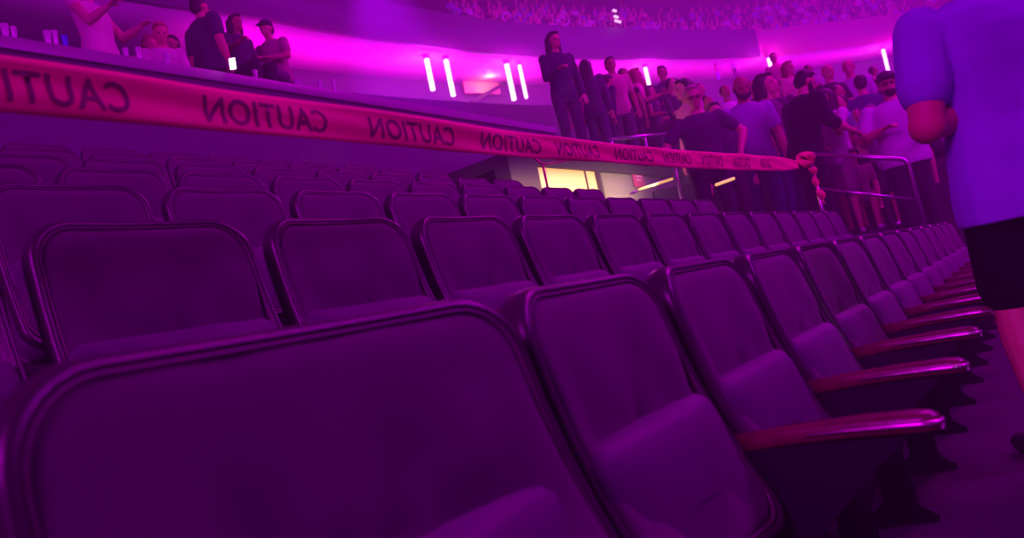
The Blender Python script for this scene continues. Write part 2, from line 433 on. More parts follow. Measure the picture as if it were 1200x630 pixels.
rail('hand_rail', 'bent steel hand rail beside the aisle stair with red tape tied to its end', 'railing',
     [('top_rail', arc(foot1, R1, R0, 0.07), 0.019, steel_m), ('mid_rail', [M1, M0], 0.012, steel_m), ('post', [foot0, R0], 0.019, steel_m)])
red_steel = mat('red_lit_steel', (0.5, 0.1, 0.12), 0.35, metal=0.4)  # the red light on the rail is put into the steel's colour
P0 = at(600, 163, 7.0); P1 = at(636, 193, 7.05); P2 = at(690, 184, 7.9)
rail('passage_rail', 'thin red-lit bent rail at the near corner of the lit passage', 'railing',
     [('rail', arc(P0, P1, P2, 0.05), 0.012, red_steel), ('post', [P1, (P1.x, P1.y, 1.89)], 0.012, red_steel)])
q0 = at(716, 163, 9.6); q1 = at(795, 169, 10.1)
q1.z = q0.z
rail('guard_rail', 'silver guard rail along the edge of the crowded deck', 'railing',
     [('top_rail', [q0, q1], 0.025, steel_m), ('post', [(q0.x, q0.y, 2.55), q0], 0.02, steel_m), ('post', [((q0 + q1) / 2).to_tuple()[:2] + (2.55,), (q0 + q1) / 2], 0.02, steel_m)])
a0 = at(789, 190, 8.6); a1 = at(795, 226, 8.6)
rail('stair_post', 'short chrome post with a lit hand rail before the grey passage wall', 'railing',
     [('post', [(a0.x, a0.y, 0.9), a0], 0.02, steel_m), ('hand_rail', [at(738, 227, 8.4), at(790, 207, 8.6)], 0.014, steel_m)])
glow_y = mat('yellow_rail_streak', (1, 0.8, 0.3), 0.5, emit=(1.0, 0.58, 0.12), estr=0.85)  # glow stands for yellow light falling on the hand rails
def strip(px, lab):
    bm = bmesh.new(); tube(bm, px, 0.014, 8); tag(obj('lit_rail_streak', bm, glow_y), lab, 'light', 'yellow streaks of light on rails')
strip([at(749, 222, 8.35), at(788, 209.5, 8.55)], 'thin streak of yellow light along the rail before the grey wall')
strip([at(839, 216.5, 6.6), at(860, 209, 6.75)], 'short streak of yellow light on a rail between the spectators, right of the chrome post')
sign_m = mat('magenta_sign', (0.55, 0.06, 0.25), 0.5); sign_w = mat('sign_mark', (0.9, 0.45, 0.7), 0.5)
c = at(769, 202, 10.2)
sg = empty('notice_board', (-4.335, c.y, c.z), 0, 'small dark red notice on the grey passage wall', 'sign')
bm = bmesh.new(); box(bm, 0, 0.02, -0.17, 0.17, -0.13, 0.13, 0.006); obj('panel', bm, sign_m, sg, sharp=40)
bm = bmesh.new(); box(bm, 0.02, 0.024, -0.09, 0.1, 0.01, 0.035); box(bm, 0.02, 0.024, -0.09, 0.06, -0.04, -0.015); obj('mark', bm, sign_w, sg, smooth=False)
d = bpy.data.lights.new('passage_lamp', 'AREA'); d.shape = 'RECTANGLE'; d.size = 3.0; d.size_y = 0.3; d.energy = 26; d.color = (1.0, 0.72, 0.36); d.spread = math.radians(64)
o = bpy.data.objects.new('passage_lamp', d); o.location = (-3.45, 7.6, 2.1); COL.objects.link(o); aim(o, (-4.4, 7.85, 2.05))
o.rotation_euler.z += 0

# ------------------------------------------------------------------ caution tape
tape_m = mat('red_caution_tape', (1.0, 0.004, 0.27), 0.6, spec=0.15, noise_amt=0.08, noise_scale=8)
ink_m = mat('black_tape_ink', (0.22, 0.01, 0.10), 0.7)
def cpt(px):
    xs = [-600, -300, 0, 300, 400, 600, 800, 936]; ys = [22, 60, 97, 134, 143.5, 168.5, 186.5, 193]
    for i in range(len(xs) - 1):
        if px <= xs[i + 1]: break
    t = (px - xs[i]) / (xs[i + 1] - xs[i])
    # smooth the height with a cubic through the readings
    return ys[i] + (ys[i + 1] - ys[i]) * t
NT = 240
raw = []
for k in range(NT + 1):
    px = -560 + (936 + 560) * k / NT
    inv = 0.945 + (0.148 - 0.945) * px / 936
    raw.append(at(px, cpt(px), 1 / inv))
for _ in range(60): raw = [raw[0]] + [(raw[i - 1] + raw[i] * 2 + raw[i + 1]) / 4 for i in range(1, NT)] + [raw[-1]]
arcl = [0.0]
for a, b in zip(raw, raw[1:]): arcl.append(arcl[-1] + (b - a).length)
TL = arcl[-1]
def tape_at(s, h, off=0.0):
    """point on the tape: s along it, h across (-.5...5 of the width), off in front of its face"""
    s = min(max(s, 0), TL - 1e-6)
    lo, hi = 0, NT
    while hi - lo > 1:
        m_ = (lo + hi) // 2
        if arcl[m_] <= s: lo = m_
        else: hi = m_
    t = (s - arcl[lo]) / (arcl[lo + 1] - arcl[lo])
    p = raw[lo].lerp(raw[lo + 1], t); d = (raw[lo + 1] - raw[lo]).normalized()
    up = (Vector((0, 0, 1)) - d * d.z).normalized()
    q = s / TL
    tw = 0.04 * math.sin(q * 9) + 0.35 * math.sin((q - 0.5) * 40) * max(0, q - 0.75)
    side = d.cross(up)
    if side.dot(CAM - p) < 0: side = -side
    wv = (up * math.cos(tw) + side * math.sin(tw)); nv = (side * math.cos(tw) - up * math.sin(tw))
    wid = 0.085 * (1.0 + 0.25 * 1.4 * min(1, max(0, (q - 0.4) / 0.3)) - 0.5 * max(0, (q - 0.9) / 0.1))
    crease = 0.0025 * math.sin(h * 9 + s * 7) + 0.004 * noise.noise(Vector((s * 4, h * 1.5, 0)))
    return p + wv * (wid * h) + nv * (off + crease)
bm = bmesh.new(); g = []
NS = 420
for i in range(NS + 1):
    s = TL * i / NS
    g.append([[bm.verts.new(tape_at(s, -0.5 + j / 8, o_)) for j in range(9)] for o_ in (0.0, -0.0006)])
for i in range(NS):
    for j in range(8):
        bm.faces.new((g[i][0][j], g[i][0][j + 1], g[i + 1][0][j + 1], g[i + 1][0][j])); bm.faces.new((g[i][1][j], g[i + 1][1][j], g[i + 1][1][j + 1], g[i][1][j + 1]))
    for j in (0, 8): bm.faces.new((g[i][0][j], g[i + 1][0][j], g[i + 1][1][j], g[i][1][j]))
tape = obj('caution_tape', bm, tape_m)
tag(tape, 'red caution tape stretched across the seats, its black lettering seen mirrored', 'tape')
def s_of_px(px):
    best = min(range(NT + 1), key=lambda k: abs(_px(raw[k]) - px)); return arcl[best]
def _px(p):
    v = ROT.transposed() @ (p - CAM); return 600 - F * v.x / v.z
# one word as flat mesh, reused along the tape
cu = bpy.data.curves.new('caution_word', 'FONT'); cu.body = 'CAUTION'; cu.resolution_u = 3; cu.offset = 0.012; cu.space_character = 1.08
tmp = bpy.data.objects.new('caution_word', cu); COL.objects.link(tmp)
bpy.context.view_layer.update()
me0 = bpy.data.meshes.new_from_object(tmp.evaluated_get(bpy.context.evaluated_depsgraph_get()))
bpy.data.objects.remove(tmp); 
xs_ = [v.co.x for v in me0.vertices]; ys_ = [v.co.y for v in me0.vertices]
tx0, tx1, ty0, ty1 = min(xs_), max(xs_), min(ys_), max(ys_)
words = [(-100, 153), (237, 385), (435, 530), (562, 630), (653, 703), (722, 762), (778, 806), (822, 845), (858, 876), (888, 903)]
for a, b in words:
    sa, sb = s_of_px(a), s_of_px(b)
    me = me0.copy()
    bm = bmesh.new(); bm.from_mesh(me)
    bmesh.ops.subdivide_edges(bm, edges=[e for e in bm.edges if e.calc_length() > 0.2], cuts=2)
    bmesh.ops.triangulate(bm, faces=bm.faces)
    for v in bm.verts:
        u = (v.co.x - tx0) / (tx1 - tx0); w = (v.co.y - ty0) / (ty1 - ty0)
        v.co = tape_at(sb + (sa - sb) * u, -0.31 + 0.60 * w, 0.0012)
    bm.to_mesh(me); bm.free()
    link_mesh('lettering', me, tape, ink_m, False)
bpy.data.meshes.remove(me0)
# knot round the rail end and the loose tail hanging from it
bm = bmesh.new()
kc = at(944, 187, 6.78)
for t_ in range(3):
    pts = []
    for k in range(15):
        a = 2 * PI * k / 14
        pts.append(kc + Vector((0, 0, 0)) + ROT @ Vector((0.075 * math.cos(a + t_) * (1 - 0.15 * t_), 0.062 * math.sin(a + t_ * 0.6) * (1 - 0.2 * t_), 0.04 * math.sin(2 * a + t_))))
    tube(bm, pts, 0.014, 6)
obj('knot', bm, tape_m, tape)
bm = bmesh.new(); pr = None
for k in range(60):
    f_ = k / 59
    p = at(951 + 14 * f_ + 2 * math.sin(f_ * 9), 196 + 42 * f_, 6.75)
    a = f_ * 9; w_ = ROT @ Vector((math.cos(a), 0.3, math.sin(a))) * 0.034
    q = (bm.verts.new(p + w_), bm.verts.new(p - w_))
    if pr: bm.faces.new((pr[0], pr[1], q[1], q[0]))
    pr = q
tl = obj('loose_tail', bm, tape_m, tape)
md = tl.modifiers.new('thickness', 'SOLIDIFY'); md.thickness = 0.001

# ------------------------------------------------------------------ light tubes and coves of the concourse
tube_m = mat('light_tube', (1, 1, 1), 0.5, emit=(1.0, 0.62, 1.0), estr=3.0)
cap_m = mat('tube_cap', (0.3, 0.1, 0.3), 0.5)
tubes = [(499.7, 68.7, 506.6, 107.2, .100, 'left one of the left pair'), (522.4, 69.8, 530, 114, .100, 'right one of the left pair'), (593.5, 75, 602, 118.5, .105, 'left one of the middle pair'),
         (608.5, 76, 616.7, 116, .080, 'right one of the middle pair'), (756, 79, 767, 121, .10, 'single, behind the standing crowd'), (900.5, 68, 903.5, 80, .10, 'short, under the end of the dark fascia'), (1034.5, 57.5, 1041.5, 84, .10, 'single, above the capped man at the right')]
for x0, y0, x1, y1, r_, lab in tubes:
    probe = (CAM + (at(x0, y0, 1) - CAM) * ((11.05 - CAM.z) / (at(x0, y0, 1).z - CAM.z)))
    dd = -(ROT.transposed() @ (probe - CAM)).z
    ln = (at(x0, y0, dd) - at(x1, y1, dd)).length
    o = empty('tube_lamp', probe, 0, 'white glowing vertical light tube on the concourse, ' + lab, 'lamp', 'light tubes on the concourse')
    bm = bmesh.new(); lathe(bm, [(r_ * .7, -ln), (r_, -ln + 0.02), (r_, -0.02), (r_ * .7, 0)], 12); obj('tube', bm, tube_m, o)
    bm = bmesh.new(); lathe(bm, [(r_ * .5, 0), (r_ * 1.2, 0.01), (r_ * 1.3, 0.1), (r_ * 0.6, 0.14)], 12); obj('lamp_cap', bm, cap_m, o)
    point('tube_glow', (probe.x + 0.3, probe.y - 0.3, probe.z - 0.45), 110, (1.0, 0.0, 0.9), 0.15)
for k in range(20):
    p, nrm, tg = ring_frame(8 + k * 3.1)
    if p.y < 12: continue
    q = p + nrm * 1.3 + Vector((0, 0, 9.1))
    spot('cove_light', q, q + Vector((0, 0, 1)), 420 if p.y < 30 else 300, (1.0, 0.0, 0.72), 125, 0.8, 0.3)
def on_wall(px, py, off=2.9):
    """the point of the concourse wall seen at a pixel"""
    best = None
    for k in range(400):
        p, nrm, tg = ring_frame(k * tot_ / 400); p = p + nrm * off
        v = ROT.transposed() @ (Vector((p.x, p.y, 9.5)) - CAM)
        if v.z > 0: continue
        q = at(px, py, 1) - CAM; t = math.hypot(p.x, p.y) / math.hypot(q.x, q.y); w = CAM + q * t
        e = (w.xy - p.xy).length
        if best is None or e < best[0]: best = (e, w, nrm, tg)
    return best[1:]
tot_ = sum((b - a).length for a, b in zip(ring, ring[1:]))
w, nrm, tg = on_wall(562, 99)
pn = empty('lit_panel', w - Vector((0, 0, .1)) - nrm * .1, math.atan2(tg.y, tg.x), 'pale peach panel on the concourse wall between the two pairs of light tubes', 'panel')
bm = bmesh.new(); box(bm, -0.95, 0.95, -0.05, 0.05, -0.36, 0.36, 0.01); obj('board', bm, mat('peach_board', (0.9, 0.55, 0.3), 0.6), pn, sharp=40)
bm = bmesh.new(); box(bm, -1.3, 1.3, -0.16, -0.06, -0.07, 0.07, M=Matrix.Translation((0.45, 0, -0.25)) @ Matrix.Rotation(math.radians(-24), 4, 'Y')); obj('sloping_beam', bm, frame_m, pn, smooth=False)
point('panel_lamp', w - nrm * 0.8 + Vector((0, 0, -.2)), 16, (1.0, 0.6, 0.3), 0.1)
for (px, py), nm in (((253, 24), 'left'), ((280, 35), 'right')):
    w, nrm, tg = on_wall(px, py, 2.0); bm = bmesh.new(); lathe(bm, [(.05, 0), (.13, .03), (.13, .08), (.06, .12)], 12)
    o = obj('wall_lamp', bm, tube_m); o.location = w; tag(o, 'small glowing lamp above the suite people, %s of the two' % nm, 'lamp', 'small lamps above the suite people')

# ------------------------------------------------------------------ people
def V(*a): return Vector(a)
def ell(bm, c, r, M=None, u=16, v=10):
    res = bmesh.ops.create_uvsphere(bm, u_segments=u, v_segments=v, radius=1)
    for q in res['verts']:
        p = Vector((q.co.x * r[0] + c[0], q.co.y * r[1] + c[1], q.co.z * r[2] + c[2])); q.co = M @ p if M else p
def capsule(bm, a, b, ra, rb, seg=12):
    a, b = Vector(a), Vector(b); d = (b - a).normalized()
    tube(bm, [a - d * ra * .92, a - d * ra * .6, a, b, b + d * rb * .6, b + d * rb * .92], [ra * .38, ra * .8, ra, rb, rb * .8, rb * .38], seg)
def loft(bm, secs, M, inf=0.0, seg=20):
    """secs: (z, rx, ry, cy)"""
    rings = []
    for z, rx, ry, cy in secs:
        ring_ = []
        for k in range(seg):
            a = 2 * PI * k / seg; c, s = math.cos(a), math.sin(a)
            c = math.copysign(abs(c) ** .85, c); s = math.copysign(abs(s) ** .85, s)
            ring_.append(bm.verts.new(M @ Vector(((rx + inf) * c, cy + (ry + inf) * s, z))))
        rings.append(ring_)
    for a, b in zip(rings, rings[1:]):
        for k in range(seg): bm.faces.new((a[k], a[(k + 1) % seg], b[(k + 1) % seg], b[k]))
    bm.faces.new(rings[0][::-1]); bm.faces.new(rings[-1])
def fuse(name, bm, voxel, m, parent=None, rounds=3):
    """union everything in bm into one continuous skin"""
    bmesh.ops.recalc_face_normals(bm, faces=bm.faces)
    me = bpy.data.meshes.new(name); bm.to_mesh(me); bm.free()
    o = bpy.data.objects.new(name, me); COL.objects.link(o)
    r = o.modifiers.new('r', 'REMESH'); r.mode = 'VOXEL'; r.voxel_size = voxel; r.use_smooth_shade = True
    s = o.modifiers.new('s', 'SMOOTH'); s.factor = 0.5; s.iterations = rounds
    bpy.context.view_layer.update()
    me2 = bpy.data.meshes.new_from_object(o.evaluated_get(bpy.context.evaluated_depsgraph_get()))
    bpy.data.objects.remove(o); bpy.data.meshes.remove(me); me2.name = name
    return link_mesh(name, me2, parent, m)
TORSO = [(0.84, .150, .100, 0), (0.90, .168, .115, 0), (0.98, .160, .108, 0), (1.08, .142, .098, .004), (1.18, .150, .102, .006), (1.28, .168, .110, .004), (1.36, .176, .108, 0), (1.42, .158, .092, -.004), (1.46, .105, .072, -.004), (1.49, .06, .056, -.002)]
def person(label, loc, S, phi, top, bottom, skin=(.62, .30, .22), hair='short', hairc=(.03, .02, .02), sleeve='short', legs='stand', lean=0, turn=0,
           head=(0, 0), armL=((-.25, 0, -1), (0, .25, -1)), armR=((.25, 0, -1), (0, .25, -1)), pants='long', hat=None, beard=None, glasses=False,
           broad=1.0, armw=1.0, arml=1.0, voxel=.011, shoes=(.05, .05, .05), hold=None, group=None, hem=.84):
    PH = 0.0 if legs == 'stand' else -0.42 if legs == 'sit' else -0.10
    piv = V(0, 0, .95)
    UP = Matrix.Translation(V(0, 0, PH)) @ Matrix.Translation(piv) @ Matrix.Rotation(math.radians(-turn), 4, 'Z') @ Matrix.Rotation(math.radians(-lean), 4, 'X') @ Matrix.Translation(-piv)
    nk = V(0, 0, 1.50)
    HD = UP @ Matrix.Translation(nk) @ Matrix.Rotation(math.radians(-head[0]), 4, 'Z') @ Matrix.Rotation(math.radians(head[1]), 4, 'X') @ Matrix.Translation(-nk)
    LO = Matrix.Translation(V(0, 0, PH))
    B = Matrix.Diagonal((broad, broad ** .5, 1, 1))
    sm = mat('skin_%d_%d_%d' % tuple(int(c * 100) for c in skin), skin, 0.5, spec=0.4)
    bm = bmesh.new()
    loft(bm, TORSO, UP @ B)
    capsule(bm, UP @ V(0, -.005, 1.42), HD @ V(0, .005, 1.57), .060, .054)
    # head: skull, face, jaw, nose, brow, lips, ears
    ell(bm, (0, .005, 1.655), (.077, .096, .098), HD); ell(bm, (0, .045, 1.605), (.060, .058, .075), HD)
    ell(bm, (0, .062, 1.562), (.040, .040, .032), HD); ell(bm, (0, .106, 1.622), (.012, .020, .024), HD)
    ell(bm, (0, .088, 1.662), (.052, .016, .012), HD); ell(bm, (0, .096, 1.583), (.024, .012, .009), HD)
    for s in (-1, 1): ell(bm, (s * .078, .004, 1.628), (.011, .020, .032), HD)
    arms = []
    for s, A in ((-1, armL), (1, armR)):
        sh = UP @ B @ V(s * .178, -.004, 1.405)
        R3 = (Matrix.Rotation(math.radians(-turn), 3, 'Z') @ Matrix.Rotation(math.radians(-lean), 3, 'X'))
        d1 = (R3 @ Vector(A[0])).normalized(); d2 = (R3 @ Vector(A[1])).normalized()
        el = sh + d1 * .285 * arml; wr = el + d2 * .25
        ell(bm, (0, 0, 0), (.060, .056, .062), Matrix.Translation(sh))
        capsule(bm, sh, el, .050 * broad * armw, .038 * broad * armw); ell(bm, (0, 0, 0), (.041 * broad * armw,) * 3, Matrix.Translation(el)); capsule(bm, el, el.lerp(wr, .4), .039 * broad * armw, .040 * broad * armw); capsule(bm, el.lerp(wr, .35), wr, .040 * broad * armw, .027)
        # hand: palm, four fingers bent at the knuckles, thumb from the side
        side = d2.cross(V(0, 0, 1)); side = (side if side.length > .3 else d2.cross(V(0, 1, 0))).normalized()
        nor = side.cross(d2).normalized(); 
        if nor.z > 0: nor = -nor
        palm = wr + d2 * .05
        Mp = Matrix.Translation(palm) @ Matrix((side, d2, nor)).transposed().to_4x4()
        ell(bm, (0, 0, 0), (.040, .052, .017), Mp)
        for k, L_ in enumerate((.066, .078, .072, .056)):
            b0 = palm + side * (-.030 + .020 * k) + d2 * .035
            k1 = b0 + d2 * L_ * .5 + nor * .010; k2 = k1 + (d2 * .5 + nor).normalized() * L_ * .5
            capsule(bm, b0, k1, .0098, .0092, 8); capsule(bm, k1, k2, .0092, .0080, 8)
        t0 = palm - side * .034 * s - d2 * .02; t1 = t0 - side * .028 * s + d2 * .03 + nor * .012
        capsule(bm, t0, t1, .012, .011, 8); capsule(bm, t1, t1 + d2 * .03 + nor * .012, .011, .009, 8)
        arms.append((sh, el, wr, palm, nor, d2, side))
    # legs
    if legs == 'stand': LG = [((-.095, .01, .90), (-.105, .03, .50), (-.11, -.02, .09)), ((.095, .01, .90), (.105, .03, .50), (.11, -.02, .09))]
    elif legs == 'walk': LG = [((-.095, .01, .90), (-.10, .16, .52), (-.10, .10, .19)), ((.095, .01, .90), (.10, .02, .52), (.10, -.18, .20))]
    else: LG = [((-.095, .02, .90), (-.13, .44, .93), (-.12, .40, .51)), ((.095, .02, .90), (.13, .44, .93), (.12, .40, .51))]
    for h, k, a in LG:
        h, k, a = LO @ Vector(h), LO @ Vector(k), LO @ Vector(a)
        capsule(bm, h, k, .088, .056); capsule(bm, k, k.lerp(a, .35), .056, .058); capsule(bm, k.lerp(a, .3), a, .058, .036)
        capsule(bm, a + V(0, -.03, -.05), a + V(0, .13, -.058), .036, .030)
    root = fuse('person', bm, voxel, sm)
    tag(root, label, 'person', group)
    # top
    tm = mat('cloth_%d_%d_%d' % tuple(int(c * 100) for c in top), top, 0.8, spec=0.2, noise_amt=.12, noise_scale=9, bump=.3, bump_scale=14, sheen=.1)
    bm = bmesh.new()
    secs = [(hem, TORSO[0][1] + .012, TORSO[0][2] + .008, 0)] + [q for q in TORSO[:-1] if q[0] > hem + .02] + [(1.475, .082, .064, -.004)]
    if hem < .8: secs = [(hem, .172, .122, 0), (.84, .174, .124, 0)] + [q for q in TORSO[:-1] if q[0] > .86] + [(1.475, .082, .064, -.004)]
    if hem < .7: secs = [(hem, .19, .14, .01), (hem + .12, .18, .13, 0)] + TORSO[:-1] + [(1.475, .082, .064, -.004)]
    loft(bm, secs, UP @ B, .014)
    for (sh, el, wr, *_) in arms:
        ell(bm, (0, 0, 0), (.072, .068, .072), Matrix.Translation(sh))
        if sleeve == 'short': capsule(bm, sh, sh.lerp(el, .62), .066 * broad * (1 + (armw - 1) * .5), .060 * broad * armw)
        elif sleeve == 'long': capsule(bm, sh, el, .066 * broad, .054 * broad); capsule(bm, el, el.lerp(wr, .92), .054 * broad, .040 * broad)
        elif sleeve == 'rolled': capsule(bm, sh, el, .066 * broad, .056 * broad); capsule(bm, el, el.lerp(wr, .3), .056 * broad, .052 * broad)
    fuse('shirt', bm, voxel, tm, root, 4 if voxel > .008 else 14)
    # trousers, shorts
    pm = mat('cloth_%d_%d_%d' % tuple(int(c * 100) for c in bottom), bottom, 0.85, spec=0.15, noise_amt=.12, noise_scale=9, bump=.3, bump_scale=14)
    bm = bmesh.new(); loft(bm, [(.80, .13, .09, 0), (.84, .150, .100, 0), (.90, .168, .115, 0), (.97, .160, .108, 0)], LO @ B, .010)
    for h, k, a in LG:
        h, k, a = LO @ Vector(h), LO @ Vector(k), LO @ Vector(a)
        if pants == 'long': capsule(bm, h, k, .099, .069); capsule(bm, k, a, .069, .052)
        else: capsule(bm, h, h.lerp(k, .90), .094, .084)
    fuse('trousers' if pants == 'long' else 'shorts', bm, voxel, pm, root, 3)
    for h, k, a in LG:
        bm = bmesh.new(); a = LO @ Vector(a)
        capsule(bm, a + V(0, -.03, -.048), a + V(0, .15, -.056), .042, .036)
        fuse('shoe', bm, voxel, mat('cloth_%d_%d_%d' % tuple(int(c * 100) for c in shoes), shoes, .6), root, 2)
    # hair, beard, hat, glasses, eyes
    hm = mat('hair_%d_%d_%d' % tuple(int(c * 100) for c in hairc), hairc, 0.5, noise_amt=.3, noise_scale=40, bump=.5, bump_scale=90)
    if hair != 'bald':
        bm = bmesh.new()
        ell(bm, (0, -.012, 1.680), (.084, .095, .088), HD); ell(bm, (0, -.035, 1.64), (.080, .078, .085), HD)
        if hair in ('long', 'bob'):
            zb = 1.38 if hair == 'long' else 1.52
            for s in (-1, 1): capsule(bm, HD @ V(s * .070, -.005, 1.68), HD @ V(s * .078, .01, zb), .034, .030)
            for s in (-1, 0, 1): capsule(bm, HD @ V(s * .04, -.060, 1.66), HD @ V(s * .05, -.070, zb), .050, .038)
            ell(bm, (0, .055, 1.735), (.055, .040, .022), HD)
        if hair == 'bun': ell(bm, (0, -.09, 1.74), (.045, .045, .042), HD)
        if hair == 'short': ell(bm, (0, .045, 1.735), (.060, .045, .022), HD)
        fuse('hair', bm, voxel, hm, root, 2)
    if beard:
        bm = bmesh.new(); ell(bm, (0, .060, 1.560), (.056, .052, .045), HD)
        if beard == 'full':
            for s in (-1, 1): capsule(bm, HD @ V(s * .066, .02, 1.63), HD @ V(s * .048, .055, 1.57), .018, .026)
        fuse('beard', bm, voxel * .8, hm, root, 2)
    if hat:
        bm = bmesh.new(); ell(bm, (0, .0, 1.705), (.090, .108, .075), HD)
        loft(bm, [(1.690, .070, .075, .10), (1.700, .072, .078, .10)], HD)
        fuse('cap', bm, voxel * .8, mat('cloth_%d_%d_%d' % tuple(int(c * 100) for c in hat), hat, .7), root, 2)
    if glasses:
        bm = bmesh.new()
        for s in (-1, 1):
            pts = [HD @ V(s * .034 + .024 * math.cos(a), .112, 1.640 + .017 * math.sin(a)) for a in [2 * PI * k / 12 for k in range(13)]]
            tube(bm, pts, .0035, 6); tube(bm, [HD @ V(s * .058, .110, 1.645), HD @ V(s * .082, .0, 1.645)], .003, 6)
        tube(bm, [HD @ V(-.01, .115, 1.643), HD @ V(.01, .115, 1.643)], .003, 6)
        obj('glasses', bm, mat('glasses_frame', (.02, .02, .02), .3), root)
    for s in (-1, 1):
        bm = bmesh.new(); ell(bm, (s * .030, .094, 1.640), (.014, .008, .007), HD, 8, 6)
        obj('eye', bm, mat('eye_dark', (.05, .03, .03), .2), root)
    root.scale = (S, S, S); root.location = loc; root.rotation_euler = (0, 0, math.radians(35.4 - phi))
    return root, arms
def floor_at(x, y):
    L = -x; z = 0.0
    if y < 7.5:
        if L > 6.9: return 3.5
        if L > 0.8: z = RISER * (math.floor((L - .8) / TREAD) + 1)
        if L > 4.3 and y > 6.4: z = 2.55
        return z
    if L > 7.2 and y < 12: return 3.5
    if L > 4.3 and y < 15: z = 2.55
    elif y < 8.6 and L > .8:
        k = math.floor((L - .8) / .41); z = 0.1575 * (k + 1)
    q = Vector((x, y, 0)) - N0; b = q.dot(NV); a = q.dot(TV)
    if b >= 0 and a >= (-1.4 if b < .82 else -2.3): z = max(z, terrace_z(x, y))
    return z
def place(px, py, d, legs='stand', lean=0):
    """head top seen at (px, py) at depth d -> foot point and scale"""
    h = at(px, py, d); f = floor_at(h.x, h.y)
    nom = 1.765 - (0 if legs == 'stand' else .42 if legs == 'sit' else .10) - (1 - math.cos(math.radians(lean))) * .8
    return Vector((h.x, h.y, f)), (h.z - f) / nom
SK1, SK2, SK3 = (.66, .34, .26), (.45, .22, .15), (.25, .11, .07)
BLK, NAVY, WHT, GRY, PNK = (.03, .02, .035), (.05, .04, .13), (.75, .66, .75), (.14, .10, .15), (.70, .25, .38)
down = ((-.2, .05, -1), (0, .3, -1)); downR = ((.2, .05, -1), (0, .3, -1))
cup_m = mat('clear_cup', (.75, .6, .8), .15, spec=.8); blue_m = mat('blue_plastic', (.03, .05, .9), .3)
def cup(loc, lab, r=.035, h=.12, m=None, group='plastic cups on the drink ledge'):
    bm = bmesh.new(); lathe(bm, [(r * .72, 0), (r * .74, .004), (r, h - .004), (r * 1.05, h), (r * .9, h), (r * .68, .01)], 14)
    o = obj('cup', bm, m or cup_m); o.location = loc; return tag(o, lab, 'cup', group)

# the man in the blue shirt, close by, back to the camera
hp = Vector((-.03, 3.0, 0))
person('man in blue short-sleeved shirt and black shorts standing at right, back to camera', hp, 1.045, -2, (.33, .05, .82), (.006, .005, .008), skin=(.70, .30, .22),
       hair='short', head=(-75, 8), beard='full', armL=((-.22, -.10, -.95), (.9, .55, .15)), armR=((.35, .0, -.9), (-.2, .9, .1)), broad=1.10, armw=1.25, arml=1.12, pants='shorts', voxel=.007, shoes=(.02, .02, .02), hem=.755, legs='stand')

DBG = []; C_ = []   # the standing crowd by the aisle and on the deck
def P(label, px, py, d, phi, top, bottom, **k):
    loc, S = place(px, py, d, k.get('legs', 'stand'), k.get('lean', 0))
    DBG.append(('P', label[:34], [round(v, 2) for v in loc], round(S, 2)))
    C_.append((person(label, loc, S, phi, top, bottom, **k), loc, S)); return C_[-1]
P('tall long-haired woman in dark top standing at the left of the crowd', 645, 38, 9.5, 160, (.05, .035, .09), (.08, .05, .1), hair='long', sleeve='long', head=(-10, -8), armL=down, armR=((.2, .3, -1), (-.3, .9, .1)), skin=SK1)
P('blond person half hidden behind the tall long-haired woman', 671, 75, 10.6, 185, PNK, GRY, hair='bob', hairc=(.5, .3, .15), skin=SK1)
P('dark-haired woman seen from behind, second standing figure of the crowd', 684, 70, 10.1, 20, (.10, .05, .14), (.10, .06, .14), hair='long', sleeve='long')
P('stooping dark-clad person beside the dark-haired woman', 697, 88, 10.3, 60, (.06, .04, .09), (.06, .04, .08), lean=22, hair='short', sleeve='long')
P('man with a high forehead looking over the crowd at the camera', 713, 67, 10.9, 175, PNK, GRY, skin=SK2, hair='short')
P('person in a black dress with dark hair, back to the camera', 728, 87, 11.2, 15, BLK, BLK, hair='bob', sleeve='none', hem=.55, skin=SK2)
P('fair woman in a pink top facing right behind the dark figures', 742, 80, 11.8, 110, PNK, GRY, hair='bob', hairc=(.35, .15, .08), skin=SK1, armR=((.2, .4, -1), (0, 1, .1)))
P('woman in a dark sleeveless top with bare arm on the rail', 759, 100, 11.7, 120, (.08, .04, .10), GRY, sleeve='none', hair='long', hairc=(.08, .03, .03), skin=SK1, armR=((.4, .2, -1), (.3, .9, -.2)), armL=((-.3, .1, -1), (.2, .9, -.1)), legs='lean')
P('man in dark t-shirt with both forearms raised', 774, 77, 12.9, 215, (.10, .06, .16), GRY, skin=SK2, hair='short', armL=((-.2, .3, -1), (.4, .8, .35)), armR=((.2, .3, -1), (-.4, .8, .35)))
P('dark-haired woman in pink blouse seen from the side', 799, 92, 8.5, 255, (.75, .32, .5), GRY, hair='bob', skin=SK1, sleeve='long', armL=((-.2, .3, -1), (0, 1, 0)))
P('man with glasses and light hair in dark polo leaning on the stair rail', 808, 105, 7.3, 190, (.10, .05, .12), BLK, skin=(.7, .32, .26), hair='short', hairc=(.45, .3, .25), glasses=True, lean=14, armL=((-.7, .2, -.7), (.3, .6, -.6)), armR=((.6, .3, -.7), (-.2, .8, -.3)), broad=1.1)
P('small figure in pink seen far off on the bowl, left of a pair', 838, 74, 24, 150, PNK, (.5, .4, .8), skin=SK1)
P('small dark-haired figure far off on the bowl, right of a pair', 858, 71, 25, 200, WHT, NAVY, skin=SK1)
P('bald man in pale purple t-shirt looking down in the crowd', 864, 89, 8.0, 185, (.35, .22, .5), NAVY, skin=SK2, hair='bald', head=(0, -15), broad=1.1, beard='full')
P('short person whose face shows behind the man with glasses', 835, 120, 8.0, 190, (.12, .06, .14), GRY, skin=SK1)
P('woman with dark bobbed hair behind the man in black', 892, 86, 8.2, 130, (.12, .05, .12), NAVY, hair='bob', skin=SK1)
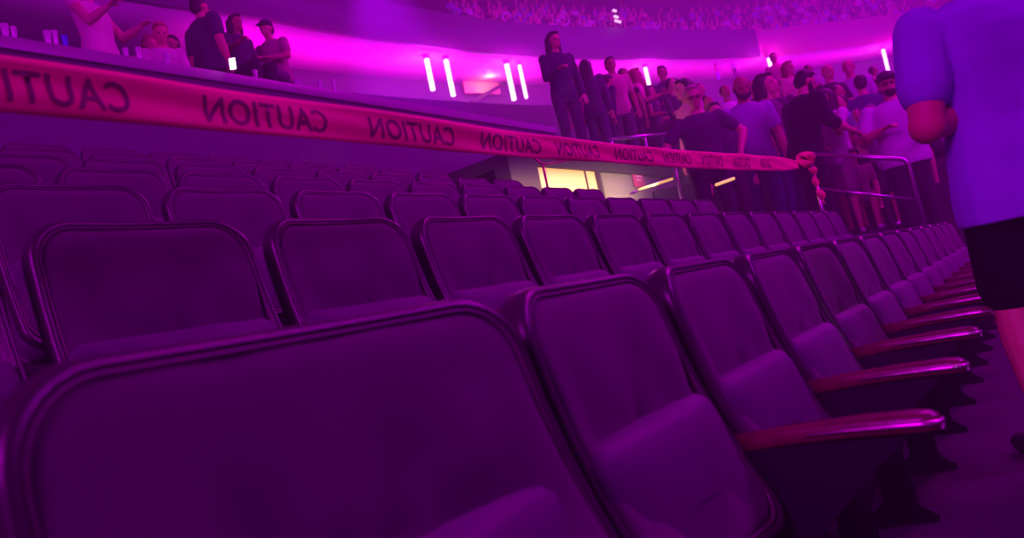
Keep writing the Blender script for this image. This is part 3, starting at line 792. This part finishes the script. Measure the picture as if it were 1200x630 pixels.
P('bearded man in black shirt turned right, arm resting on the taped rail', 922, 84, 7.45, 75, (.012, .008, .014), (.01, .008, .012), skin=SK1, sleeve='rolled', hair='short', beard='full', hairc=(.012, .01, .01), lean=12, head=(10, -12), armR=((.35, .15, -.9), (.1, .85, -.35)), armL=((-.2, .3, -.9), (.3, .9, -.35)), broad=1.25)
P('distant person whose head shows beside the short light tube', 905, 62, 15, 190, PNK, NAVY, skin=SK1)
P('person with reddish hair behind the woman with the dark bob', 921, 72, 11.5, 150, PNK, NAVY, hair='bob', hairc=(.3, .08, .05), skin=SK1)
P('dark-haired woman in white t-shirt raising a hand to her mouth', 965, 104, 7.9, 250, WHT, (.35, .15, .3), hair='long', hairc=(.05, .02, .03), skin=SK2, pants='shorts', armL=((-.2, .55, -.8), (.35, .35, .95)), armR=((.2, .5, -.8), (-.2, .6, .9)))
P('man in black t-shirt with folded arms at the back of the crowd', 967, 75, 9.4, 165, BLK, BLK, skin=SK1, hair='bald', armL=((-.3, .25, -1), (1, .55, .1)), armR=((.3, .25, -1), (-1, .55, .1)))
P('bald man in pale shirt beside the man with folded arms', 992, 69, 9.9, 215, (.55, .4, .65), NAVY, skin=SK1, hair='bald')
P('man in navy shirt turned away, right of the bald man', 1006, 88, 8.9, 20, (.08, .04, .18), NAVY, skin=SK1, hair='short', broad=1.15)
P('bearded man with dark cap and pale grey shirt behind the hand rail', 1036, 85, 7.3, 200, (.62, .5, .7), BLK, skin=SK1, hair='short', hat=(.05, .03, .06), beard='chin', glasses=True, sleeve='short', broad=1.25, armL=((-.3, .2, -1), (.3, .9, .1)), armR=((.4, .3, -.9), (-.8, .8, .2)))
P('grey-haired woman in sequins holding up a drink behind the hand rail', 1018, 122, 7.9, 190, (.4, .2, .4), BLK, skin=SK2, hair='bob', hairc=(.4, .25, .4), armL=((-.2, .5, -.8), (.2, .7, .5)), armR=((.2, .5, -.8), (-.2, .7, .4)))
P('person in black shorts leaning at the hand rail beside the blue shirt', 1078, 96, 8.0, 240, WHT, BLK, skin=SK1, hair='short', pants='shorts', legs='lean', lean=10)
P('seated person with pale trainers low behind the mid rail', 995, 176, 7.9, 200, (.3, .1, .2), (.3, .1, .2), legs='sit', lean=20, hair='long', shoes=(.8, .7, .8), skin=SK1, pants='shorts')
P('crouching person in dark top below the rail corner', 1032, 178, 8.2, 220, BLK, BLK, legs='sit', lean=25, skin=SK1, pants='shorts', shoes=(.8, .7, .8))
# people seated and standing behind the drink ledge
def Q(label, px, py, d, phi, top, bottom, **k):
    h = at(px, py, 1) - CAM; h = CAM + h * ((-7.80 - (d - 8.2) * .25 - CAM.x) / h.x); lg = k.get('legs', 'sit')
    nom = 1.765 - (.42 if lg == 'sit' else 0) - (1 - math.cos(math.radians(k.get('lean', 0)))) * .8
    S = k.pop('S', 1.0); loc = Vector((h.x, h.y, h.z - nom * S))
    DBG.append(('LEDGE', label[:30], [round(v, 2) for v in loc]))
    k['legs'] = lg
    # a bar stool under those who sit
    if lg == 'sit':
        st = empty('bar_stool', (loc.x, loc.y, 3.5), 0, 'dark bar stool under the ' + ' '.join(label.split()[:8]), 'stool')
        zs = loc.z + .42 * S - 3.5
        bm = bmesh.new(); lathe(bm, [(.15, zs - .04), (.17, zs - .03), (.17, zs - .005), (.15, zs)], 18); obj('seat', bm, iron_m, st)
        bm = bmesh.new(); lathe(bm, [(.2, 0), (.2, .015), (.03, .03), (.025, zs - .03)], 16); obj('pedestal', bm, steel_m, st)
    return person(label, loc, S, phi, top, bottom, **k)
Q('person in pale sleeveless top leaning back at the left of the ledge', 103, -26, 7.9, 100, (.75, .5, .6), GRY, sleeve='none', skin=(.7, .35, .32), lean=-6, legs='stand', broad=1.2, S=1.05, armR=((.1, .5, -.9), (0, 1, .25)), armL=((-.2, .4, -.9), (0, 1, .2)))
Q('person in pale top bent over the ledge with hands together', 184, 40, 8.1, 150, (.7, .4, .6), GRY, sleeve='short', lean=25, hairc=(.5, .2, .15), skin=(.75, .3, .28), armR=((.2, .6, -.8), (-.5, .9, .4)), armL=((-.2, .6, -.8), (.5, .9, .3)))
Q('person with reddish face leaning in from the left of the pair', 160, 50, 10.4, 120, (.7, .3, .45), GRY, sleeve='short', lean=20, hairc=(.5, .2, .15), skin=(.75, .3, .28))
Q('tall man in dark shirt standing with his back to the ledge', 231, -3, 8.5, 40, (.06, .04, .10), BLK, legs='stand', sleeve='short', hair='short', broad=1.35, S=1.12)
Q('dark-clad person with bent arm at the middle of the ledge', 270, 19, 8.9, 120, (.07, .04, .10), BLK, hair='bob', sleeve='short', skin=SK2, lean=5, armR=((.3, .5, -.7), (.1, 1, .2)))
Q('person in dark cap and pinkish t-shirt sitting at the ledge', 316, 27, 8.8, 200, (.45, .15, .3), GRY, hat=(.03, .02, .05), hair='short', skin=SK1, sleeve='short', lean=8, broad=1.1, armR=((.3, .5, -.7), (-.8, .6, .1)), armL=((-.3, .4, -.8), (.8, .6, .1)))
Q('small person whose head shows between the pair and the tall man', 207, 45, 11.2, 190, (.15, .06, .15), BLK, skin=SK1, lean=10)
# cups, bottles and a lit phone on the ledge
LT = 3.93 + .245
def on_ledge(px, py):
    p = at(px, py, 1); dv = p - CAM; t = (-6.88 - CAM.x) / dv.x; q = CAM + dv * t; return Vector((-6.89 - random.uniform(0, .03), q.y, LT))
for i, (px, nm, m, r, h) in enumerate([(12, 'clear plastic cup at the far left end of the ledge', None, .035, .13), (22, 'clear plastic cup beside the one at the far left end', None, .03, .12),
        (60, 'clear plastic cup left of the blue cup', None, .035, .13), (69, 'narrow clear cup touching distance left of the blue cup', None, .03, .15), (79, 'blue cup in front of the person leaning back', blue_m, .028, .11),
        (149, 'low clear cup before the reddish-faced person', None, .03, .1), (164, 'clear cup before the bent-over pale person', None, .032, .13), (197, 'clear cup between the bent-over person and the tall man', None, .035, .12),
        (296, 'clear cup left of the person in the cap', None, .03, .11), (342, 'short wide cup right of the person in the cap', None, .04, .07), (368, 'small pink-lit cup second from the right end of the ledge', None, .03, .12), (385, 'clear tall cup at the right of the ledge', None, .028, .17)]):
    cup(on_ledge(px, 60), nm, r, h, m)
ph = empty('phone', on_ledge(264, 70) + Vector((.12, 0, 0)), math.radians(-50), 'phone with glaring white screen propped up on the ledge', 'phone')
bm = bmesh.new(); box(bm, -.004, .004, -.037, .037, 0, .155, .003); obj('case', bm, iron_m, ph, sharp=40)
bm = bmesh.new(); box(bm, .0042, .005, -.034, .034, .006, .149); obj('screen', bm, mat('phone_screen', (1, 1, 1), .3, emit=(1, .85, 1), estr=6), ph, smooth=False)
ph.rotation_euler = (0, math.radians(-12), math.radians(-50))

# ------------------------------------------------------------------ the distant crowd
def crowd_mesh(kind, top, skin=SK1, hairc=(.04, .02, .03), bottom=(.06, .05, .12)):
    """small seated or standing figure in one mesh with its own materials: skin, shirt, hair, trousers"""
    parts = []
    def part(f, mi):
        b = bmesh.new(); f(b)
        for q in b.faces: q.material_index = mi
        parts.append(b)
    I = Matrix.Identity(4); dz = -.42 if kind != 'stand' else 0
    D_ = Matrix.Translation((0, 0, dz))
    part(lambda b: (ell(b, (0, .01, 1.65), (.08, .1, .115), D_, 10, 8), capsule(b, (0, 0, 1.42 + dz), (0, .01, 1.56 + dz), .055, .05, 8), ell(b, (0, .105, 1.625), (.013, .02, .025), D_, 6, 5)), 0)
    part(lambda b: loft(b, TORSO[:-1], D_, .012, 12), 1)
    part(lambda b: (ell(b, (0, -.02, 1.68), (.088, .1, .1), D_, 10, 8)), 2)
    for s in (-1, 1):
        sh = V(s * .18, 0, 1.41 + dz)
        e, w = (sh + V(s * .12, .1, .22), sh + V(s * .05, .12, .48)) if kind == 'cheer' else (sh + V(s * .05, .08, -.27), sh + V(-s * .06, .3, -.25))
        part(lambda b: capsule(b, sh, e, .06, .052, 8), 1); part(lambda b: (capsule(b, e, w, .042, .03, 8), ell(b, tuple(w), (.035, .05, .03), None, 8, 6)), 0)
        if kind == 'stand': part(lambda b: (capsule(b, (s * .095, 0, .9), (s * .1, .02, .5), .095, .068, 8), capsule(b, (s * .1, .02, .5), (s * .1, 0, .06), .066, .05, 8), capsule(b, (s * .1, -.03, .045), (s * .1, .15, .04), .045, .04, 8)), 3)
        else: part(lambda b: (capsule(b, (s * .095, 0, .93 + dz), (s * .13, .42, .93 + dz), .095, .07, 8), capsule(b, (s * .13, .42, .93 + dz), (s * .12, .40, .06), .066, .05, 8), capsule(b, (s * .12, .37, .045), (s * .12, .53, .04), .045, .04, 8)), 3)
    bm = bmesh.new()
    for b in parts:
        bmesh.ops.recalc_face_normals(b, faces=b.faces); m_ = bpy.data.meshes.new('t'); b.to_mesh(m_); b.free(); bm.from_mesh(m_); bpy.data.meshes.remove(m_)
    me = bpy.data.meshes.new('person'); bm.to_mesh(me); bm.free()
    def cl(pre, c, r=.8): return mat(pre + '_%d_%d_%d' % tuple(int(v * 100) for v in c), c, r)
    for q in (cl('skin', skin, .5), cl('cloth', top), cl('hair', hairc, .5), cl('cloth', bottom)): me.materials.append(q)
    me.polygons.foreach_set('use_smooth', [True] * len(me.polygons)); return me
tops = [('pale', (.8, .7, .8)), ('dark', (.05, .03, .06)), ('pink', (.75, .25, .4)), ('violet', (.35, .2, .7)), ('grey', (.3, .25, .3)), ('black', (.02, .02, .02))]
variants = [(nm, kd, crowd_mesh(kd, c, SK1 if i % 2 else (.75, .42, .34), (.3, .12, .08) if i == 2 else (.04, .02, .03))) for i, (nm, c) in enumerate(tops) for kd in ('sit', 'cheer')]
standers = [(nm, 'stand', crowd_mesh('stand', c, SK1 if i % 2 else SK2)) for i, (nm, c) in enumerate(tops)]
def sprite(me, loc, rz, label, group):
    o = bpy.data.objects.new('person', me); COL.objects.link(o); o.location = loc; o.rotation_euler = (0, 0, rz); tag(o, label, 'person', group); return o
# upper deck: four visible tiers
tot = sum((b - a).length for a, b in zip(ring, ring[1:]))
def px_of(p):
    v = ROT.transposed() @ (p - CAM); return (600 - F * v.x / v.z, 315 + F * v.y / v.z)
marks = [(505, 'left of all light tubes'), (560, 'above the left light tubes'), (620, 'above the middle light tubes'), (662, 'above the tall woman'), (718, 'left of the pale lights'),
         (752, 'right of the pale lights'), (790, 'above the raised forearms'), (828, 'above the glasses wearer'), (862, 'left of the fascia step'), (894, 'at the fascia step'),
         (930, 'above the man in black'), (965, 'above the folded arms'), (1000, 'above the bald man'), (1035, 'above the capped man'), (1300, 'beside the blue-shirted man')]
npeople = 0
used_ = {}
for row in range(5):
    s = 33.0 + row * .31
    while s < tot - 2 and npeople < 296:
        s += random.choice((.62, .62, .66, .62, 1.2, .64))
        p, nr, tg = ring_frame(s)
        if p.y < 17: continue
        loc = p + nr * (.2 + .85 * row + .72) + Vector((0, 0, 12.2 + .66 * row - .30))
        hx, hy = px_of(loc + Vector((0, 0, 1.3)))
        if hy < -6 or hx > 1112 or hx < 470: continue
        mk = [t for q, t in marks if hx < q][0]
        for _try in range(40):
            nm, kd, me = random.choice(variants if random.random() < .35 or _try > 20 else variants[::2])
            if (nm, kd, row, mk) not in used_: break
        used_[(nm, kd, row, mk)] = 1
        rz = math.atan2(-nr.y, -nr.x) - PI / 2 + random.uniform(-.3, .3)
        lab = '%s spectator, %s top, %s tier of upper deck, %s' % ('arm-raising' if kd == 'cheer' else 'seated', nm, ordinal(row), mk)
        sprite(me, loc, rz, lab, 'spectators in the %s tier of the upper deck' % ordinal(row)); npeople += 1
# concourse and terrace background figures
for i in range(15):
    p, nr, tg = ring_frame(40 + i * 1.5 + random.uniform(-.4, .4)); nm, kd, me = random.choice(standers)
    sprite(me, p + nr * random.uniform(.0, 2.0) + Vector((0, 0, 6.3)), random.uniform(0, 6.28), 'small spectator in a %s top on the distant concourse, %s from the left' % (nm, ordinal(min(i, 14))), 'concourse spectators in %s tops' % nm)
spots = [(705, 88, 11.5), (729, 80, 12.8), (750, 92, 13), (785, 92, 11), (818, 98, 11), (826, 112, 9.4), (848, 100, 10), (880, 95, 10.5), (905, 92, 9.3), (943, 92, 9.6), (978, 100, 9), (984, 112, 8.6), (1019, 92, 10), (1022, 78, 12), (1052, 92, 9.6), (1062, 84, 11), (946, 76, 13), (930, 118, 8.4), (1060, 112, 8.9), (1003, 128, 8.4)]
where = ['behind the stooping figure', 'behind the black dress', 'behind the bare-armed woman', 'right of the raised forearms', 'over the glasses wearer', 'beside the glasses wearer', 'left of the bald man', 'between the bald man and the bob', 'behind the man in black', 'left of the folded arms', 'below the folded arms', 'behind the white t-shirt', 'right of the navy shirt', 'far behind the navy shirt', 'behind the capped man', 'furthest towards the blue shirt', 'left behind the folded arms', 'close right of the man in black', 'close behind the capped man', 'close behind the raised drink']
for (px, py, d), w in zip(spots, where):
    h = at(px, py, d); f = floor_at(h.x, h.y); nm, kd, me = random.choice(standers)
    o = sprite(me, (h.x, h.y, f), math.radians(35.4 - random.uniform(120, 260)), 'background spectator in a %s top %s' % (nm, w), 'background spectators in the standing crowd')
    sc_ = (h.z - f) / 1.77; o.scale = (sc_,) * 3; DBG.append(('BG', px, round(sc_, 2)))

for (px, py, w_), nm in (((720, 12.5, .11), 'topmost'), ((722, 19.5, .12), 'middle'), ((724, 25, .18), 'lowest and widest')):
    w, nrm, tg = on_wall(px, py, -0.2)
    bm = bmesh.new(); box(bm, -w_, w_, -.06, .06, -.05, .05, .03)
    o = obj('step_light', bm, mat('step_light_glow', (1, .9, .85), .4, emit=(1, .72, .8), estr=1.2)); o.location = w; o.rotation_euler = (0, .25, math.atan2(tg.y, tg.x))
    tag(o, '%s of three small pale lights hanging before the upper deck crowd' % nm, 'light', 'three small pale lights')
